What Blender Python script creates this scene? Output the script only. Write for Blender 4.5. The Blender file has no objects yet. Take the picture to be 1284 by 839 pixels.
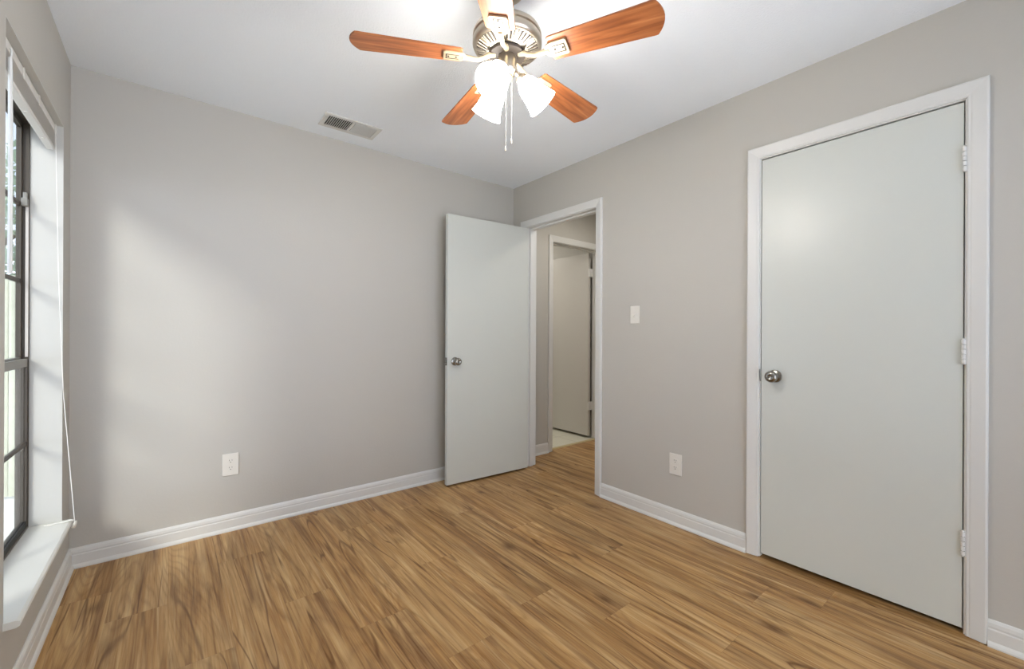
import bpy, bmesh, math, random
from mathutils import Vector, Matrix

random.seed(7)
SC = bpy.context.scene
COL = SC.collection
PI = math.pi

# ------------------------------------------------------------------ camera
YAW = math.radians(38.9)
cam_d = bpy.data.cameras.new('camera')
cam_d.sensor_width = 36.0
cam_d.lens = 532.5 / 1284 * 36
cam_d.shift_x = -1.3 / 1284
cam_d.shift_y = -1.1 / 1284
cam_d.clip_start = 0.01
cam = bpy.data.objects.new('camera', cam_d)
COL.objects.link(cam)
cam.matrix_world = (Matrix.Translation((0, 0, 1.145)) @ Matrix.Rotation(-YAW, 4, 'Z')
                    @ Matrix.Rotation(PI / 2, 4, 'X') @ Matrix.Rotation(0.0045, 4, 'Z'))
SC.camera = cam

# ------------------------------------------------------------------ world, lights, exposure
SUN_STRENGTH = 2.6
SKY_STRENGTH = 4.4
BULB_POWER = 2.5
HALL_POWER = 6.0
BATH_POWER = 12.0
EXPOSURE = 0.66

SC.view_settings.view_transform = 'Standard'
SC.view_settings.look = 'None'
SC.view_settings.gamma = 1.0
SC.view_settings.use_curve_mapping = False
SC.view_settings.exposure = EXPOSURE
SC.cycles.max_bounces = 14
SC.cycles.diffuse_bounces = 8
SC.cycles.transparent_max_bounces = 16
SC.cycles.caustics_reflective = False
SC.cycles.caustics_refractive = False
SC.cycles.sample_clamp_indirect = 6.0

world = bpy.data.worlds.new('sky')
SC.world = world
world.use_nodes = True
wn = world.node_tree.nodes
wl = world.node_tree.links
bg = wn['Background']
bg.inputs['Strength'].default_value = SKY_STRENGTH
tcw = wn.new('ShaderNodeTexCoord')
sepw = wn.new('ShaderNodeSeparateXYZ')
wl.new(tcw.outputs['Generated'], sepw.inputs[0])
rampw = wn.new('ShaderNodeValToRGB')
rampw.color_ramp.elements[0].position = 0.02
rampw.color_ramp.elements[0].color = (0.86, 0.91, 1.09, 1)
rampw.color_ramp.elements[1].position = 0.16
rampw.color_ramp.elements[1].color = (0.25, 0.28, 0.35, 1)
wl.new(sepw.outputs['Z'], rampw.inputs[0])
wl.new(rampw.outputs[0], bg.inputs['Color'])

sun_d = bpy.data.lights.new('hazy_sun', 'SUN')
sun_d.energy = SUN_STRENGTH
sun_d.angle = math.radians(17)
sun_d.color = (1.0, 0.97, 0.92)
sun = bpy.data.objects.new('hazy_sun', sun_d)
COL.objects.link(sun)
sun.rotation_euler = Vector((1.0, 1.2, -0.9)).to_track_quat('-Z', 'Y').to_euler()


def area_lamp(name, loc, size, power, color):
    d = bpy.data.lights.new(name, 'AREA')
    d.shape = 'DISK'
    d.size = size
    d.energy = power
    d.color = color
    o = bpy.data.objects.new(name, d)
    o.location = loc
    COL.objects.link(o)
    return o




def daylight_portal(name, loc, rot, sx, sy):
    """guides the sky's light in through a window opening; it emits nothing of its own"""
    d = bpy.data.lights.new(name, 'AREA')
    d.shape = 'RECTANGLE'
    d.size, d.size_y = sx, sy
    d.cycles.is_portal = True
    o = bpy.data.objects.new(name, d)
    o.location = loc
    o.rotation_euler = rot
    COL.objects.link(o)


daylight_portal('window_portal', (-0.53, 2.333, 1.18), (PI / 2, 0, -PI / 2), 0.87, 1.78)
daylight_portal('added_window_portal', (1.05, -1.17, 1.08), (PI / 2, 0, PI), 1.9, 2.04)  # portal of the window added behind the camera
area_lamp('hall_fill', (3.05, 2.2, 2.41), 0.28, HALL_POWER, (1.0, 0.95, 0.88))  # added unseen lamp that brightens the hall, no fixture modelled
area_lamp('bathroom_fill', (2.85, 4.5, 2.41), 0.3, BATH_POWER, (1.0, 0.95, 0.88))  # added unseen lamp to lift the bathroom beyond the doorway


# ------------------------------------------------------------------ helpers
def lin(c):
    return tuple((v / 255 / 12.92) if v / 255 <= 0.04045 else ((v / 255 + 0.055) / 1.055) ** 2.4 for v in c) + (1,)


def new_mat(name):
    m = bpy.data.materials.new(name)
    m.use_nodes = True
    return m, m.node_tree.nodes, m.node_tree.links, m.node_tree.nodes['Principled BSDF']


def paint(name, rgb, rough=0.6, bump=0.0, scale=60.0, metal=0.0, spec=0.5, mottling=0.0):
    m, n, l, b = new_mat(name)
    b.inputs['Base Color'].default_value = lin(rgb)
    b.inputs['Roughness'].default_value = rough
    b.inputs['Metallic'].default_value = metal
    b.inputs['Specular IOR Level'].default_value = spec
    tc = n.new('ShaderNodeTexCoord')
    nz = n.new('ShaderNodeTexNoise')
    nz.inputs['Scale'].default_value = scale
    nz.inputs['Detail'].default_value = 4
    l.new(tc.outputs['Object'], nz.inputs['Vector'])
    if bump:
        bp = n.new('ShaderNodeBump')
        bp.inputs['Strength'].default_value = bump
        bp.inputs['Distance'].default_value = 0.004
        l.new(nz.outputs['Fac'], bp.inputs['Height'])
        l.new(bp.outputs['Normal'], b.inputs['Normal'])
    if mottling:
        mx = n.new('ShaderNodeMix')
        mx.data_type = 'RGBA'
        mx.inputs['A'].default_value = lin(tuple(max(0, v - mottling) for v in rgb))
        mx.inputs['B'].default_value = lin(tuple(min(255, v + mottling) for v in rgb))
        l.new(nz.outputs['Fac'], mx.inputs['Factor'])
        l.new(mx.outputs['Result'], b.inputs['Base Color'])
    return m


def math_node(n, l, op, a, b=None, clamp=False):
    k = n.new('ShaderNodeMath')
    k.operation = op
    k.use_clamp = clamp
    for i, v in enumerate((a, b)):
        if v is None:
            continue
        if isinstance(v, (int, float)):
            k.inputs[i].default_value = v
        else:
            l.new(v, k.inputs[i])
    return k.outputs[0]


def ramp(n, l, fac, stops):
    r = n.new('ShaderNodeValToRGB')
    cr = r.color_ramp
    while len(cr.elements) < len(stops):
        cr.elements.new(0.5)
    for e, (p, c) in zip(cr.elements, stops):
        e.position = p
        e.color = c
    l.new(fac, r.inputs[0])
    return r.outputs[0]


def mixc(n, l, fac, a, b, mode='MIX'):
    mx = n.new('ShaderNodeMix')
    mx.data_type = 'RGBA'
    mx.blend_type = mode
    for key, v in (('Factor', fac), ('A', a), ('B', b)):
        s = [i for i in mx.inputs if i.name == key and i.type == ('VALUE' if key == 'Factor' else 'RGBA')][0]
        if isinstance(v, (int, float, tuple)):
            s.default_value = v
        else:
            l.new(v, s)
    return [o for o in mx.outputs if o.type == 'RGBA'][0]


def wood_floor():
    m, n, l, b = new_mat('laminate_planks')
    tc = n.new('ShaderNodeTexCoord')
    sep = n.new('ShaderNodeSeparateXYZ')
    l.new(tc.outputs['Object'], sep.inputs[0])
    X, Y = sep.outputs['X'], sep.outputs['Y']
    W, L = 0.193, 1.22
    xs = math_node(n, l, 'DIVIDE', math_node(n, l, 'ADD', X, 10.04), W)
    row = math_node(n, l, 'FLOOR', xs)
    fx = math_node(n, l, 'FRACT', xs)
    # stagger each row by a third of a plank plus a bit of chance
    wn1 = n.new('ShaderNodeTexWhiteNoise')
    wn1.noise_dimensions = '1D'
    l.new(row, wn1.inputs['W'])
    off = math_node(n, l, 'ADD', math_node(n, l, 'MULTIPLY', row, 0.37), math_node(n, l, 'MULTIPLY', wn1.outputs['Value'], 0.25))
    ys = math_node(n, l, 'ADD', math_node(n, l, 'DIVIDE', math_node(n, l, 'ADD', Y, 10.0), L), off)
    pl = math_node(n, l, 'FLOOR', ys)
    fy = math_node(n, l, 'FRACT', ys)
    pid = n.new('ShaderNodeCombineXYZ')
    l.new(row, pid.inputs[0])
    l.new(pl, pid.inputs[1])
    wn2 = n.new('ShaderNodeTexWhiteNoise')
    wn2.noise_dimensions = '3D'
    l.new(pid.outputs[0], wn2.inputs['Vector'])
    # two or three printed strips share each plank, so the tone also drifts across it
    gx = math_node(n, l, 'ADD', X, math_node(n, l, 'MULTIPLY', wn2.outputs['Value'], 13.0))
    seprnd = n.new('ShaderNodeSeparateColor')
    l.new(wn2.outputs['Color'], seprnd.inputs[0])
    gy = math_node(n, l, 'ADD', Y, math_node(n, l, 'MULTIPLY', seprnd.outputs[0], 17.0))
    gv = n.new('ShaderNodeCombineXYZ')
    l.new(gx, gv.inputs[0])
    l.new(gy, gv.inputs[1])

    def tex(sx, sy, scale, detail, dist, rough=0.55):
        mp = n.new('ShaderNodeMapping')
        mp.inputs['Scale'].default_value = (sx, sy, 1)
        l.new(gv.outputs[0], mp.inputs['Vector'])
        t = n.new('ShaderNodeTexNoise')
        t.inputs['Scale'].default_value = scale
        t.inputs['Detail'].default_value = detail
        t.inputs['Roughness'].default_value = rough
        t.inputs['Distortion'].default_value = dist
        l.new(mp.outputs[0], t.inputs['Vector'])
        return t.outputs['Fac']
    broad = tex(13, 1.0, 1.0, 3, 0.8)
    streak = tex(27, 1.25, 1.0, 5, 0.7, 0.58)
    fine = tex(150, 3.0, 1.0, 5, 0.3, 0.68)
    vein = tex(13, 0.62, 1.0, 1.5, 0.5)
    patch = tex(7, 1.8, 1.0, 2, 0.8)
    # cathedral grain: rings of a stretched distorted field
    ring = tex(5.5, 0.62, 1.0, 1.0, 0.5)
    rw = math_node(n, l, 'FRACT', math_node(n, l, 'MULTIPLY', ring, 22.0))
    rw = math_node(n, l, 'ABSOLUTE', math_node(n, l, 'SUBTRACT', math_node(n, l, 'MULTIPLY', rw, 2.0), 1.0))
    base = ramp(n, l, broad, [(0.28, lin((146, 106, 62))), (0.42, lin((182, 142, 92))), (0.58, lin((203, 168, 118))), (0.75, lin((222, 192, 146)))])
    c1 = mixc(n, l, math_node(n, l, 'MULTIPLY', ramp(n, l, streak, [(0.36, (1, 1, 1, 1)), (0.47, (0, 0, 0, 1))]), 0.78), base, lin((112, 72, 36)))
    c2 = mixc(n, l, math_node(n, l, 'MULTIPLY', ramp(n, l, streak, [(0.54, (0, 0, 0, 1)), (0.66, (1, 1, 1, 1))]), 0.65), c1, lin((230, 203, 158)))
    c3 = mixc(n, l, math_node(n, l, 'MULTIPLY', ramp(n, l, rw, [(0.45, (0, 0, 0, 1)), (1.0, (1, 1, 1, 1))]), 0.34), c2, lin((118, 80, 42)))
    c4 = mixc(n, l, math_node(n, l, 'MULTIPLY', ramp(n, l, patch, [(0.58, (0, 0, 0, 1)), (0.76, (1, 1, 1, 1))]), 0.5), c3, lin((112, 74, 40)))
    c5 = mixc(n, l, 0.30, c4, ramp(n, l, fine, [(0.3, lin((122, 84, 50))), (0.7, lin((238, 210, 164)))]))
    vn = math_node(n, l, 'ABSOLUTE', math_node(n, l, 'SUBTRACT', vein, 0.5))
    c5 = mixc(n, l, math_node(n, l, 'MULTIPLY', ramp(n, l, vn, [(0.0, (1, 1, 1, 1)), (0.035, (0, 0, 0, 1))]), 0.36), c5, lin((100, 66, 34)))
    # mineral cracks: thin dark wandering lines
    crk = tex(7.0, 0.5, 1.0, 1.6, 0.3)
    ck = math_node(n, l, 'ABSOLUTE', math_node(n, l, 'SUBTRACT', crk, 0.5))
    ckm = tex(5, 1.5, 1.0, 1, 0.0)
    ckf = math_node(n, l, 'MULTIPLY', ramp(n, l, ck, [(0.002, (1, 1, 1, 1)), (0.009, (0, 0, 0, 1))]), ramp(n, l, ckm, [(0.44, (0, 0, 0, 1)), (0.52, (1, 1, 1, 1))]))
    c6 = mixc(n, l, math_node(n, l, 'MULTIPLY', ckf, 0.72), c5, lin((92, 56, 26)))
    # knots
    mpk = n.new('ShaderNodeMapping')
    mpk.inputs['Scale'].default_value = (4.2, 1.9, 1)
    l.new(gv.outputs[0], mpk.inputs['Vector'])
    vo = n.new('ShaderNodeTexVoronoi')
    vo.inputs['Scale'].default_value = 1.0
    l.new(mpk.outputs[0], vo.inputs['Vector'])
    kn = ramp(n, l, math_node(n, l, 'ADD', vo.outputs['Distance'], math_node(n, l, 'MULTIPLY', math_node(n, l, 'SUBTRACT', streak, 0.5), 0.16)), [(0.02, (1, 1, 1, 1)), (0.13, (0, 0, 0, 1))])
    c7 = mixc(n, l, math_node(n, l, 'MULTIPLY', kn, 0.7), c6, lin((88, 55, 28)))
    # per-plank tone
    hsv = n.new('ShaderNodeHueSaturation')
    l.new(c7, hsv.inputs['Color'])
    l.new(math_node(n, l, 'ADD', math_node(n, l, 'MULTIPLY', seprnd.outputs[1], 0.12), 0.72), hsv.inputs['Value'])
    hsv.inputs['Saturation'].default_value = 1.12
    hsv.inputs['Hue'].default_value = 0.495
    # thin joints
    ex = math_node(n, l, 'MULTIPLY', math_node(n, l, 'MINIMUM', fx, math_node(n, l, 'SUBTRACT', 1.0, fx)), W)
    ey = math_node(n, l, 'MULTIPLY', math_node(n, l, 'MINIMUM', fy, math_node(n, l, 'SUBTRACT', 1.0, fy)), L)
    e = math_node(n, l, 'MINIMUM', ex, ey)
    jf = ramp(n, l, math_node(n, l, 'MULTIPLY', e, 100.0), [(0.0, (1, 1, 1, 1)), (0.14, (0, 0, 0, 1))])
    c8 = mixc(n, l, math_node(n, l, 'MULTIPLY', jf, 0.25), hsv.outputs[0], lin((84, 54, 30)))
    l.new(c8, b.inputs['Base Color'])
    b.inputs['Roughness'].default_value = 0.42
    b.inputs['Specular IOR Level'].default_value = 0.35
    bp = n.new('ShaderNodeBump')
    bp.inputs['Strength'].default_value = 0.12
    bp.inputs['Distance'].default_value = 0.002
    l.new(math_node(n, l, 'SUBTRACT', fine, math_node(n, l, 'MULTIPLY', jf, 1.5)), bp.inputs['Height'])
    l.new(bp.outputs['Normal'], b.inputs['Normal'])
    return m


def blade_wood():
    m, n, l, b = new_mat('cherry_blade')
    tc = n.new('ShaderNodeTexCoord')
    mp = n.new('ShaderNodeMapping')
    mp.inputs['Scale'].default_value = (3.0, 46, 20)
    l.new(tc.outputs['Object'], mp.inputs['Vector'])
    t = n.new('ShaderNodeTexNoise')
    t.inputs['Scale'].default_value = 1.0
    t.inputs['Detail'].default_value = 5
    t.inputs['Distortion'].default_value = 0.8
    l.new(mp.outputs[0], t.inputs['Vector'])
    c = ramp(n, l, t.outputs['Fac'], [(0.25, lin((104, 56, 30))), (0.45, lin((148, 86, 47))), (0.6, lin((170, 104, 60))), (0.8, lin((196, 134, 84)))])
    l.new(c, b.inputs['Base Color'])
    b.inputs['Roughness'].default_value = 0.4
    return m


def tile_floor():
    m, n, l, b = new_mat('bathroom_tile')
    tc = n.new('ShaderNodeTexCoord')
    br = n.new('ShaderNodeTexBrick')
    br.offset = 0
    br.inputs['Scale'].default_value = 1.0
    br.inputs['Brick Width'].default_value = 0.305
    br.inputs['Row Height'].default_value = 0.305
    br.inputs['Mortar Size'].default_value = 0.004
    br.inputs['Color1'].default_value = lin((205, 202, 186))
    br.inputs['Color2'].default_value = lin((198, 196, 180))
    br.inputs['Mortar'].default_value = lin((170, 166, 150))
    l.new(tc.outputs['Object'], br.inputs['Vector'])
    l.new(br.outputs['Color'], b.inputs['Base Color'])
    b.inputs['Roughness'].default_value = 0.35
    return m


def glass_mat():
    m = bpy.data.materials.new('window_glass')
    m.use_nodes = True
    n, l = m.node_tree.nodes, m.node_tree.links
    n.clear()
    out = n.new('ShaderNodeOutputMaterial')
    tr = n.new('ShaderNodeBsdfTransparent')
    tr.inputs[0].default_value = (0.94, 0.955, 0.95, 1)
    gl = n.new('ShaderNodeBsdfGlossy')
    gl.inputs['Roughness'].default_value = 0.02
    fr = n.new('ShaderNodeFresnel')
    fr.inputs[0].default_value = 1.35
    mx = n.new('ShaderNodeMixShader')
    l.new(math_node(n, l, 'MULTIPLY', fr.outputs[0], 0.4), mx.inputs[0])
    l.new(tr.outputs[0], mx.inputs[1])
    l.new(gl.outputs[0], mx.inputs[2])
    l.new(mx.outputs[0], out.inputs[0])
    return m


def glow(name, rgb, strength, base=(240, 236, 225)):
    m, n, l, b = new_mat(name)
    b.inputs['Base Color'].default_value = lin(base)
    b.inputs['Roughness'].default_value = 0.35
    b.inputs['Emission Color'].default_value = lin(rgb)
    b.inputs['Emission Strength'].default_value = strength
    return m


M = dict(
    wall=paint('wall_paint', (189, 186, 179), 0.55, 0.10, 90, spec=0.35),
    ceiling=paint('ceiling_paint', (241, 246, 250), 0.9, 0.5, 140, spec=0.1),
    trim=paint('trim_paint', (216, 216, 213), 0.38),
    door=paint('door_paint', (204, 207, 201), 0.33, 0.03, 25),
    hall_door=paint('hall_door_paint', (198, 195, 189), 0.45),
    sill=paint('sill_paint', (220, 219, 211), 0.4),
    **{'return': paint('return_paint', (194, 193, 187), 0.5)},
    plastic=paint('white_plastic', (224, 221, 213), 0.35),
    slot=paint('dark_slot', (60, 57, 52), 0.6),
    nickel=paint('satin_nickel', (150, 147, 140), 0.24, metal=1.0),
    brushed=paint('brushed_nickel', (196, 186, 170), 0.32, metal=1.0),
    bronze=paint('dark_bronze', (70, 62, 52), 0.5),
    rotor=paint('dark_rotor', (44, 35, 27), 0.6),
    iron=paint('cream_iron', (180, 163, 134), 0.45, metal=0.3),
    alu=paint('aluminium_sash', (135, 133, 126), 0.45),
    track=paint('vinyl_track', (196, 190, 183), 0.5),
    rubber=paint('black_gasket', (34, 32, 28), 0.7),
    vent=paint('vent_enamel', (214, 214, 210), 0.45),
    duct=paint('duct_shade', (52, 52, 52), 0.8),
    blind=paint('blind_slats', (224, 222, 217), 0.45),
    cord=paint('white_cord', (236, 234, 228), 0.7),
    wand=paint('clear_wand', (228, 229, 226), 0.2),
    chain=paint('pull_chain', (196, 194, 188), 0.35, metal=0.5),
    fence=paint('weathered_fence', (186, 188, 168), 0.8, 0.2, 18, mottling=14),
    post=paint('weathered_post', (140, 134, 110), 0.85, 0.2, 18, mottling=10),
    bark=paint('bark', (96, 82, 66), 0.9, 0.5, 12, mottling=14),
    leaf=paint('pale_leaves', (150, 168, 140), 0.7, mottling=25, scale=8),
    bounce_yard=paint('bounce_gravel', (236, 234, 226), 0.95, 0.4, 30, mottling=16),  # ground colour raised to bounce light up to the ceiling
    stucco=paint('exterior_stucco', (200, 196, 186), 0.9, 0.3, 60),
    thresh=paint('oak_threshold', (186, 168, 128), 0.5, mottling=8),
    floor=wood_floor(), tile=tile_floor(), blade=blade_wood(), glass=glass_mat(),
    shade=glow('frosted_glass', (255, 251, 244), 26.0),
    bulb=glow('bulb_glow', (255, 248, 235), 9.0),
)


def box(bm, x0, y0, z0, x1, y1, z1, bev=0.0, seg=2, mtx=None):
    t = bmesh.new()
    bmesh.ops.create_cube(t, size=1.0)
    for v in t.verts:
        v.co = Vector(((x0 + x1) / 2 + v.co.x * (x1 - x0), (y0 + y1) / 2 + v.co.y * (y1 - y0), (z0 + z1) / 2 + v.co.z * (z1 - z0)))
    if bev:
        bmesh.ops.bevel(t, geom=t.edges[:], offset=bev, segments=seg, profile=0.5, affect='EDGES')
    merge(bm, t, mtx)


def merge(bm, t, mtx=None):
    if mtx is not None:
        bmesh.ops.transform(t, matrix=mtx, verts=t.verts)
    me = bpy.data.meshes.new('tmp')
    t.to_mesh(me)
    t.free()
    bm.from_mesh(me)
    bpy.data.meshes.remove(me)


def lathe(bm, prof, seg=32, mtx=None, closed=False):
    t = bmesh.new()
    rings = []
    for r, z in prof:
        if r < 1e-6:
            rings.append([t.verts.new((0, 0, z))])
        else:
            rings.append([t.verts.new((r * math.cos(2 * PI * k / seg), r * math.sin(2 * PI * k / seg), z)) for k in range(seg)])
    pairs = list(zip(rings[:-1], rings[1:]))
    if closed:
        pairs.append((rings[-1], rings[0]))
    for a, b in pairs:
        for k in range(seg):
            k2 = (k + 1) % seg
            if len(a) == 1 and len(b) == 1:
                continue
            if len(a) == 1:
                t.faces.new((a[0], b[k2], b[k]))
            elif len(b) == 1:
                t.faces.new((a[k], a[k2], b[0]))
            else:
                t.faces.new((a[k], a[k2], b[k2], b[k]))
    bmesh.ops.recalc_face_normals(t, faces=t.faces[:])
    merge(bm, t, mtx)


def tube(bm, pts, r, seg=8, mtx=None):
    pts = [Vector(p) for p in pts]
    rs = r if isinstance(r, (list, tuple)) else [r] * len(pts)
    t = bmesh.new()
    rings = []
    up = None
    for i, p in enumerate(pts):
        d = (pts[min(i + 1, len(pts) - 1)] - pts[max(i - 1, 0)]).normalized()
        if up is None:
            up = Vector((0, 0, 1)) if abs(d.z) < 0.9 else Vector((1, 0, 0))
        s = d.cross(up).normalized()
        up = s.cross(d).normalized()
        rings.append([t.verts.new(p + (s * math.cos(2 * PI * k / seg) + up * math.sin(2 * PI * k / seg)) * rs[i]) for k in range(seg)])
    for a, b in zip(rings[:-1], rings[1:]):
        for k in range(seg):
            t.faces.new((a[k], a[(k + 1) % seg], b[(k + 1) % seg], b[k]))
    t.faces.new(rings[0][::-1])
    t.faces.new(rings[-1])
    bmesh.ops.recalc_face_normals(t, faces=t.faces[:])
    merge(bm, t, mtx)


def poly_prism(bm, pts, z0, z1, bev=0.0, mtx=None):
    t = bmesh.new()
    lo = [t.verts.new((x, y, z0)) for x, y in pts]
    hi = [t.verts.new((x, y, z1)) for x, y in pts]
    t.faces.new(lo[::-1])
    t.faces.new(hi)
    for k in range(len(pts)):
        k2 = (k + 1) % len(pts)
        t.faces.new((lo[k], lo[k2], hi[k2], hi[k]))
    bmesh.ops.recalc_face_normals(t, faces=t.faces[:])
    if bev:
        es = [e for e in t.edges if abs(e.verts[0].co.z - e.verts[1].co.z) < 1e-6]
        bmesh.ops.bevel(t, geom=es, offset=bev, segments=2, profile=0.5, affect='EDGES')
    merge(bm, t, mtx)


def obj(name, bm, mat, parent=None, smooth=False):
    me = bpy.data.meshes.new(name)
    bm.to_mesh(me)
    bm.free()
    me.materials.append(mat)
    if smooth:
        for p in me.polygons:
            p.use_smooth = True
        try:
            me.set_sharp_from_angle(angle=math.radians(38))
        except Exception:
            pass
    o = bpy.data.objects.new(name, me)
    COL.objects.link(o)
    if parent is not None:
        o.parent = parent
    return o


def tag(o, label=None, cat=None, group=None, kind=None):
    for k, v in (('label', label), ('category', cat), ('group', group), ('kind', kind)):
        if v:
            o[k] = v
    return o


def thing(name, label, cat, loc=(0, 0, 0), rotz=0.0, group=None, kind=None):
    o = bpy.data.objects.new(name, None)
    o.empty_display_size = 0.05
    COL.objects.link(o)
    o.location = loc
    o.rotation_euler = (0, 0, rotz)
    return tag(o, label, cat, group, kind)


def struct(name, bm, mat, label, cat):
    return tag(obj(name, bm, mat), label, cat, kind='structure')


B = bmesh.new

# ------------------------------------------------------------------ room dimensions
XR, YB, XL, H = 2.368, 2.936, -0.378, 2.43
YF = -1.05                 # wall behind the camera
WT = 0.115                 # partition thickness
XO = -0.520                 # outer face of the window wall
WY0, WY1, WZ0, WZ1 = 1.900, 2.772, 0.29, 2.072     # window opening
EY0, EY1 = 1.995, 2.760    # entry door, between jambs
CY0, CY1 = 0.180, 0.902    # closet door, between jambs
DH = 2.048                 # jamb head height
HX = 3.70                  # far side of hall
HY = 2.975                 # hall end wall
BX0, BX1 = 2.897, 3.612    # bathroom door, between jambs
JT = 0.018                 # jamb thickness

# ------------------------------------------------------------------ structure
bm = B()
box(bm, XO, YF - 0.1, -0.06, HX + 0.1, HY + 0.062, 0.0)
struct('floor', bm, M['floor'], 'brown wood-look plank floor running through room and hall', 'floor')
bm = B()
box(bm, XR + 0.05, HY + 0.062, -0.06, 4.5, 5.1, 0.0)
struct('floor_bathroom', bm, M['tile'], 'pale tile floor seen through the far doorway', 'floor')
bm = B()
box(bm, XO, YF - 0.1, H, 4.5, 5.1, H + 0.1)
struct('ceiling', bm, M['ceiling'], 'white lightly textured ceiling', 'ceiling')

bm = B()
box(bm, XO, YB, 0, XR + WT, YB + 0.15, H)
struct('wall_back', bm, M['wall'], 'warm light grey wall opposite, behind the open door', 'wall')
bm = B()
for x0, x1, z0, z1 in ((XO, 0.10, 0, H), (2.00, HX + 0.1, 0, H), (0.10, 2.00, 0, 0.06), (0.10, 2.00, 2.10, H)):
    box(bm, x0, YF - 0.1, z0, x1, YF, z1)
struct('wall_front', bm, M['wall'], 'light grey wall behind the camera', 'wall')

bm = B()
for y0, y1, z0, z1 in ((YF, WY0, 0, H), (WY1, YB, 0, H), (WY0, WY1, 0, WZ0 - 0.022), (WY0, WY1, WZ1, H)):
    box(bm, XO, y0, z0, XL, y1, z1)
struct('wall_left', bm, M['wall'], 'light grey wall around the tall window', 'wall')

bm = B()
x0, x1 = XR, XR + WT
for y0, y1, z0 in ((YF, CY0 - JT, 0), (CY1 + JT, EY0 - JT, 0), (EY1 + JT, YB, 0), (CY0 - JT, CY1 + JT, DH + JT), (EY0 - JT, EY1 + JT, DH + JT)):
    box(bm, x0, y0, z0, x1, y1, H)
struct('wall_right', bm, M['wall'], 'light grey wall holding closet door and entry door', 'wall')

# closet behind the right-hand door, the hall and the bathroom beyond the entry
bm = B()
box(bm, 3.0, YF, 0, 3.05, 1.28, H)
box(bm, x1, YF, 0, 3.0, YF + 0.02, H)
box(bm, x1, 1.23, 0, 3.0, 1.28, H)
struct('wall_closet', bm, M['wall'], 'closet walls hidden behind the closed right door', 'wall')
bm = B()
box(bm, HX, 1.28, 0, HX + 0.1, HY, H)
box(bm, 3.05, 1.23, 0, HX + 0.1, 1.28, H)
struct('wall_hall', bm, M['wall'], 'light grey side wall of the hall outside the room', 'wall')
bm = B()
box(bm, x1, HY, 0, BX0 - JT, HY + WT, H)
box(bm, BX1 + JT, HY, 0, HX + 0.1, HY + WT, H)
box(bm, BX0 - JT, HY, DH + JT, BX1 + JT, HY + WT, H)
struct('wall_hall_end', bm, M['wall'], 'grey hall end wall around the bathroom doorway', 'wall')
bm = B()
box(bm, XR + 0.05, YB + 0.15, 0, x1, 5.1, H)
box(bm, 3.665, HY + WT, 0, 3.76, 5.1, H)
box(bm, x1, 5.0, 0, 3.665, 5.1, H)
struct('wall_bathroom', bm, M['wall'], 'grey bathroom walls behind the half-seen far door', 'wall')


# ------------------------------------------------------------------ trim: casings, jambs, baseboards
CAS = [(0, 0), (0, 0.007), (0.004, 0.0095), (0.010, 0.0095), (0.014, 0.011), (0.022, 0.0125), (0.034, 0.0145), (0.044, 0.016), (0.051, 0.017), (0.056, 0.0155), (0.058, 0.011), (0.058, 0)]


def casing(bm, a, b, top, place, width=0.058):
    """mitred door casing; place(s, z, t) maps along-wall, height, thickness to a point"""
    t = bmesh.new()
    rows = []
    for w, th in CAS:
        w = w * width / 0.058
        rows.append([t.verts.new(place(*q, th)) for q in ((a - w, 0.003), (a - w, top + w), (b + w, top + w), (b + w, 0.003))])
    for r0, r1 in zip(rows[:-1], rows[1:]):
        for k in range(3):
            t.faces.new((r0[k], r0[k + 1], r1[k + 1], r1[k]))
    for k in (0, 3):
        t.faces.new([r[k] for r in rows])
    t.faces.new([r[0] for r in (rows[0], rows[-1])] + [rows[-1][1], rows[0][1]])
    t.faces.new([rows[0][1], rows[-1][1], rows[-1][2], rows[0][2]])
    t.faces.new([rows[0][2], rows[-1][2], rows[-1][3], rows[0][3]])
    bmesh.ops.recalc_face_normals(t, faces=t.faces[:])
    merge(bm, t)


def right_place(s, z, th):
    return (XR - th, s, z)


def hall_place(s, z, th):
    return (s, HY - th, z)


def hall_side_place(s, z, th):
    return (XR + WT + th, s, z)


REV = 0.005
# closet
bm = B()
casing(bm, CY0 - REV, CY1 + REV, DH + REV, right_place)
box(bm, XR, CY0 - JT, 0.003, XR + WT, CY0, DH)
box(bm, XR, CY1, 0.003, XR + WT, CY1 + JT, DH)
box(bm, XR, CY0 - JT, DH, XR + WT, CY1 + JT, DH + JT)
for y0, y1, z0, z1 in ((CY0, CY0 + 0.012, 0.003, DH), (CY1 - 0.012, CY1, 0.003, DH), (CY0 + 0.012, CY1 - 0.012, DH - 0.012, DH)):
    box(bm, XR + 0.040, y0, z0, XR + 0.075, y1, z1)
tr_c = struct('trim_1', bm, M['trim'], 'white moulded casing and jamb around the closed closet door', 'door casing')
bm = B()
box(bm, XR - 0.0012, CY1 - 0.0005, 0.907, XR + 0.022, CY1 + 0.004, 0.967)
tag(obj('strike_plate', bm, M['nickel'], tr_c), 'dark metal strike plate')
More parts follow.
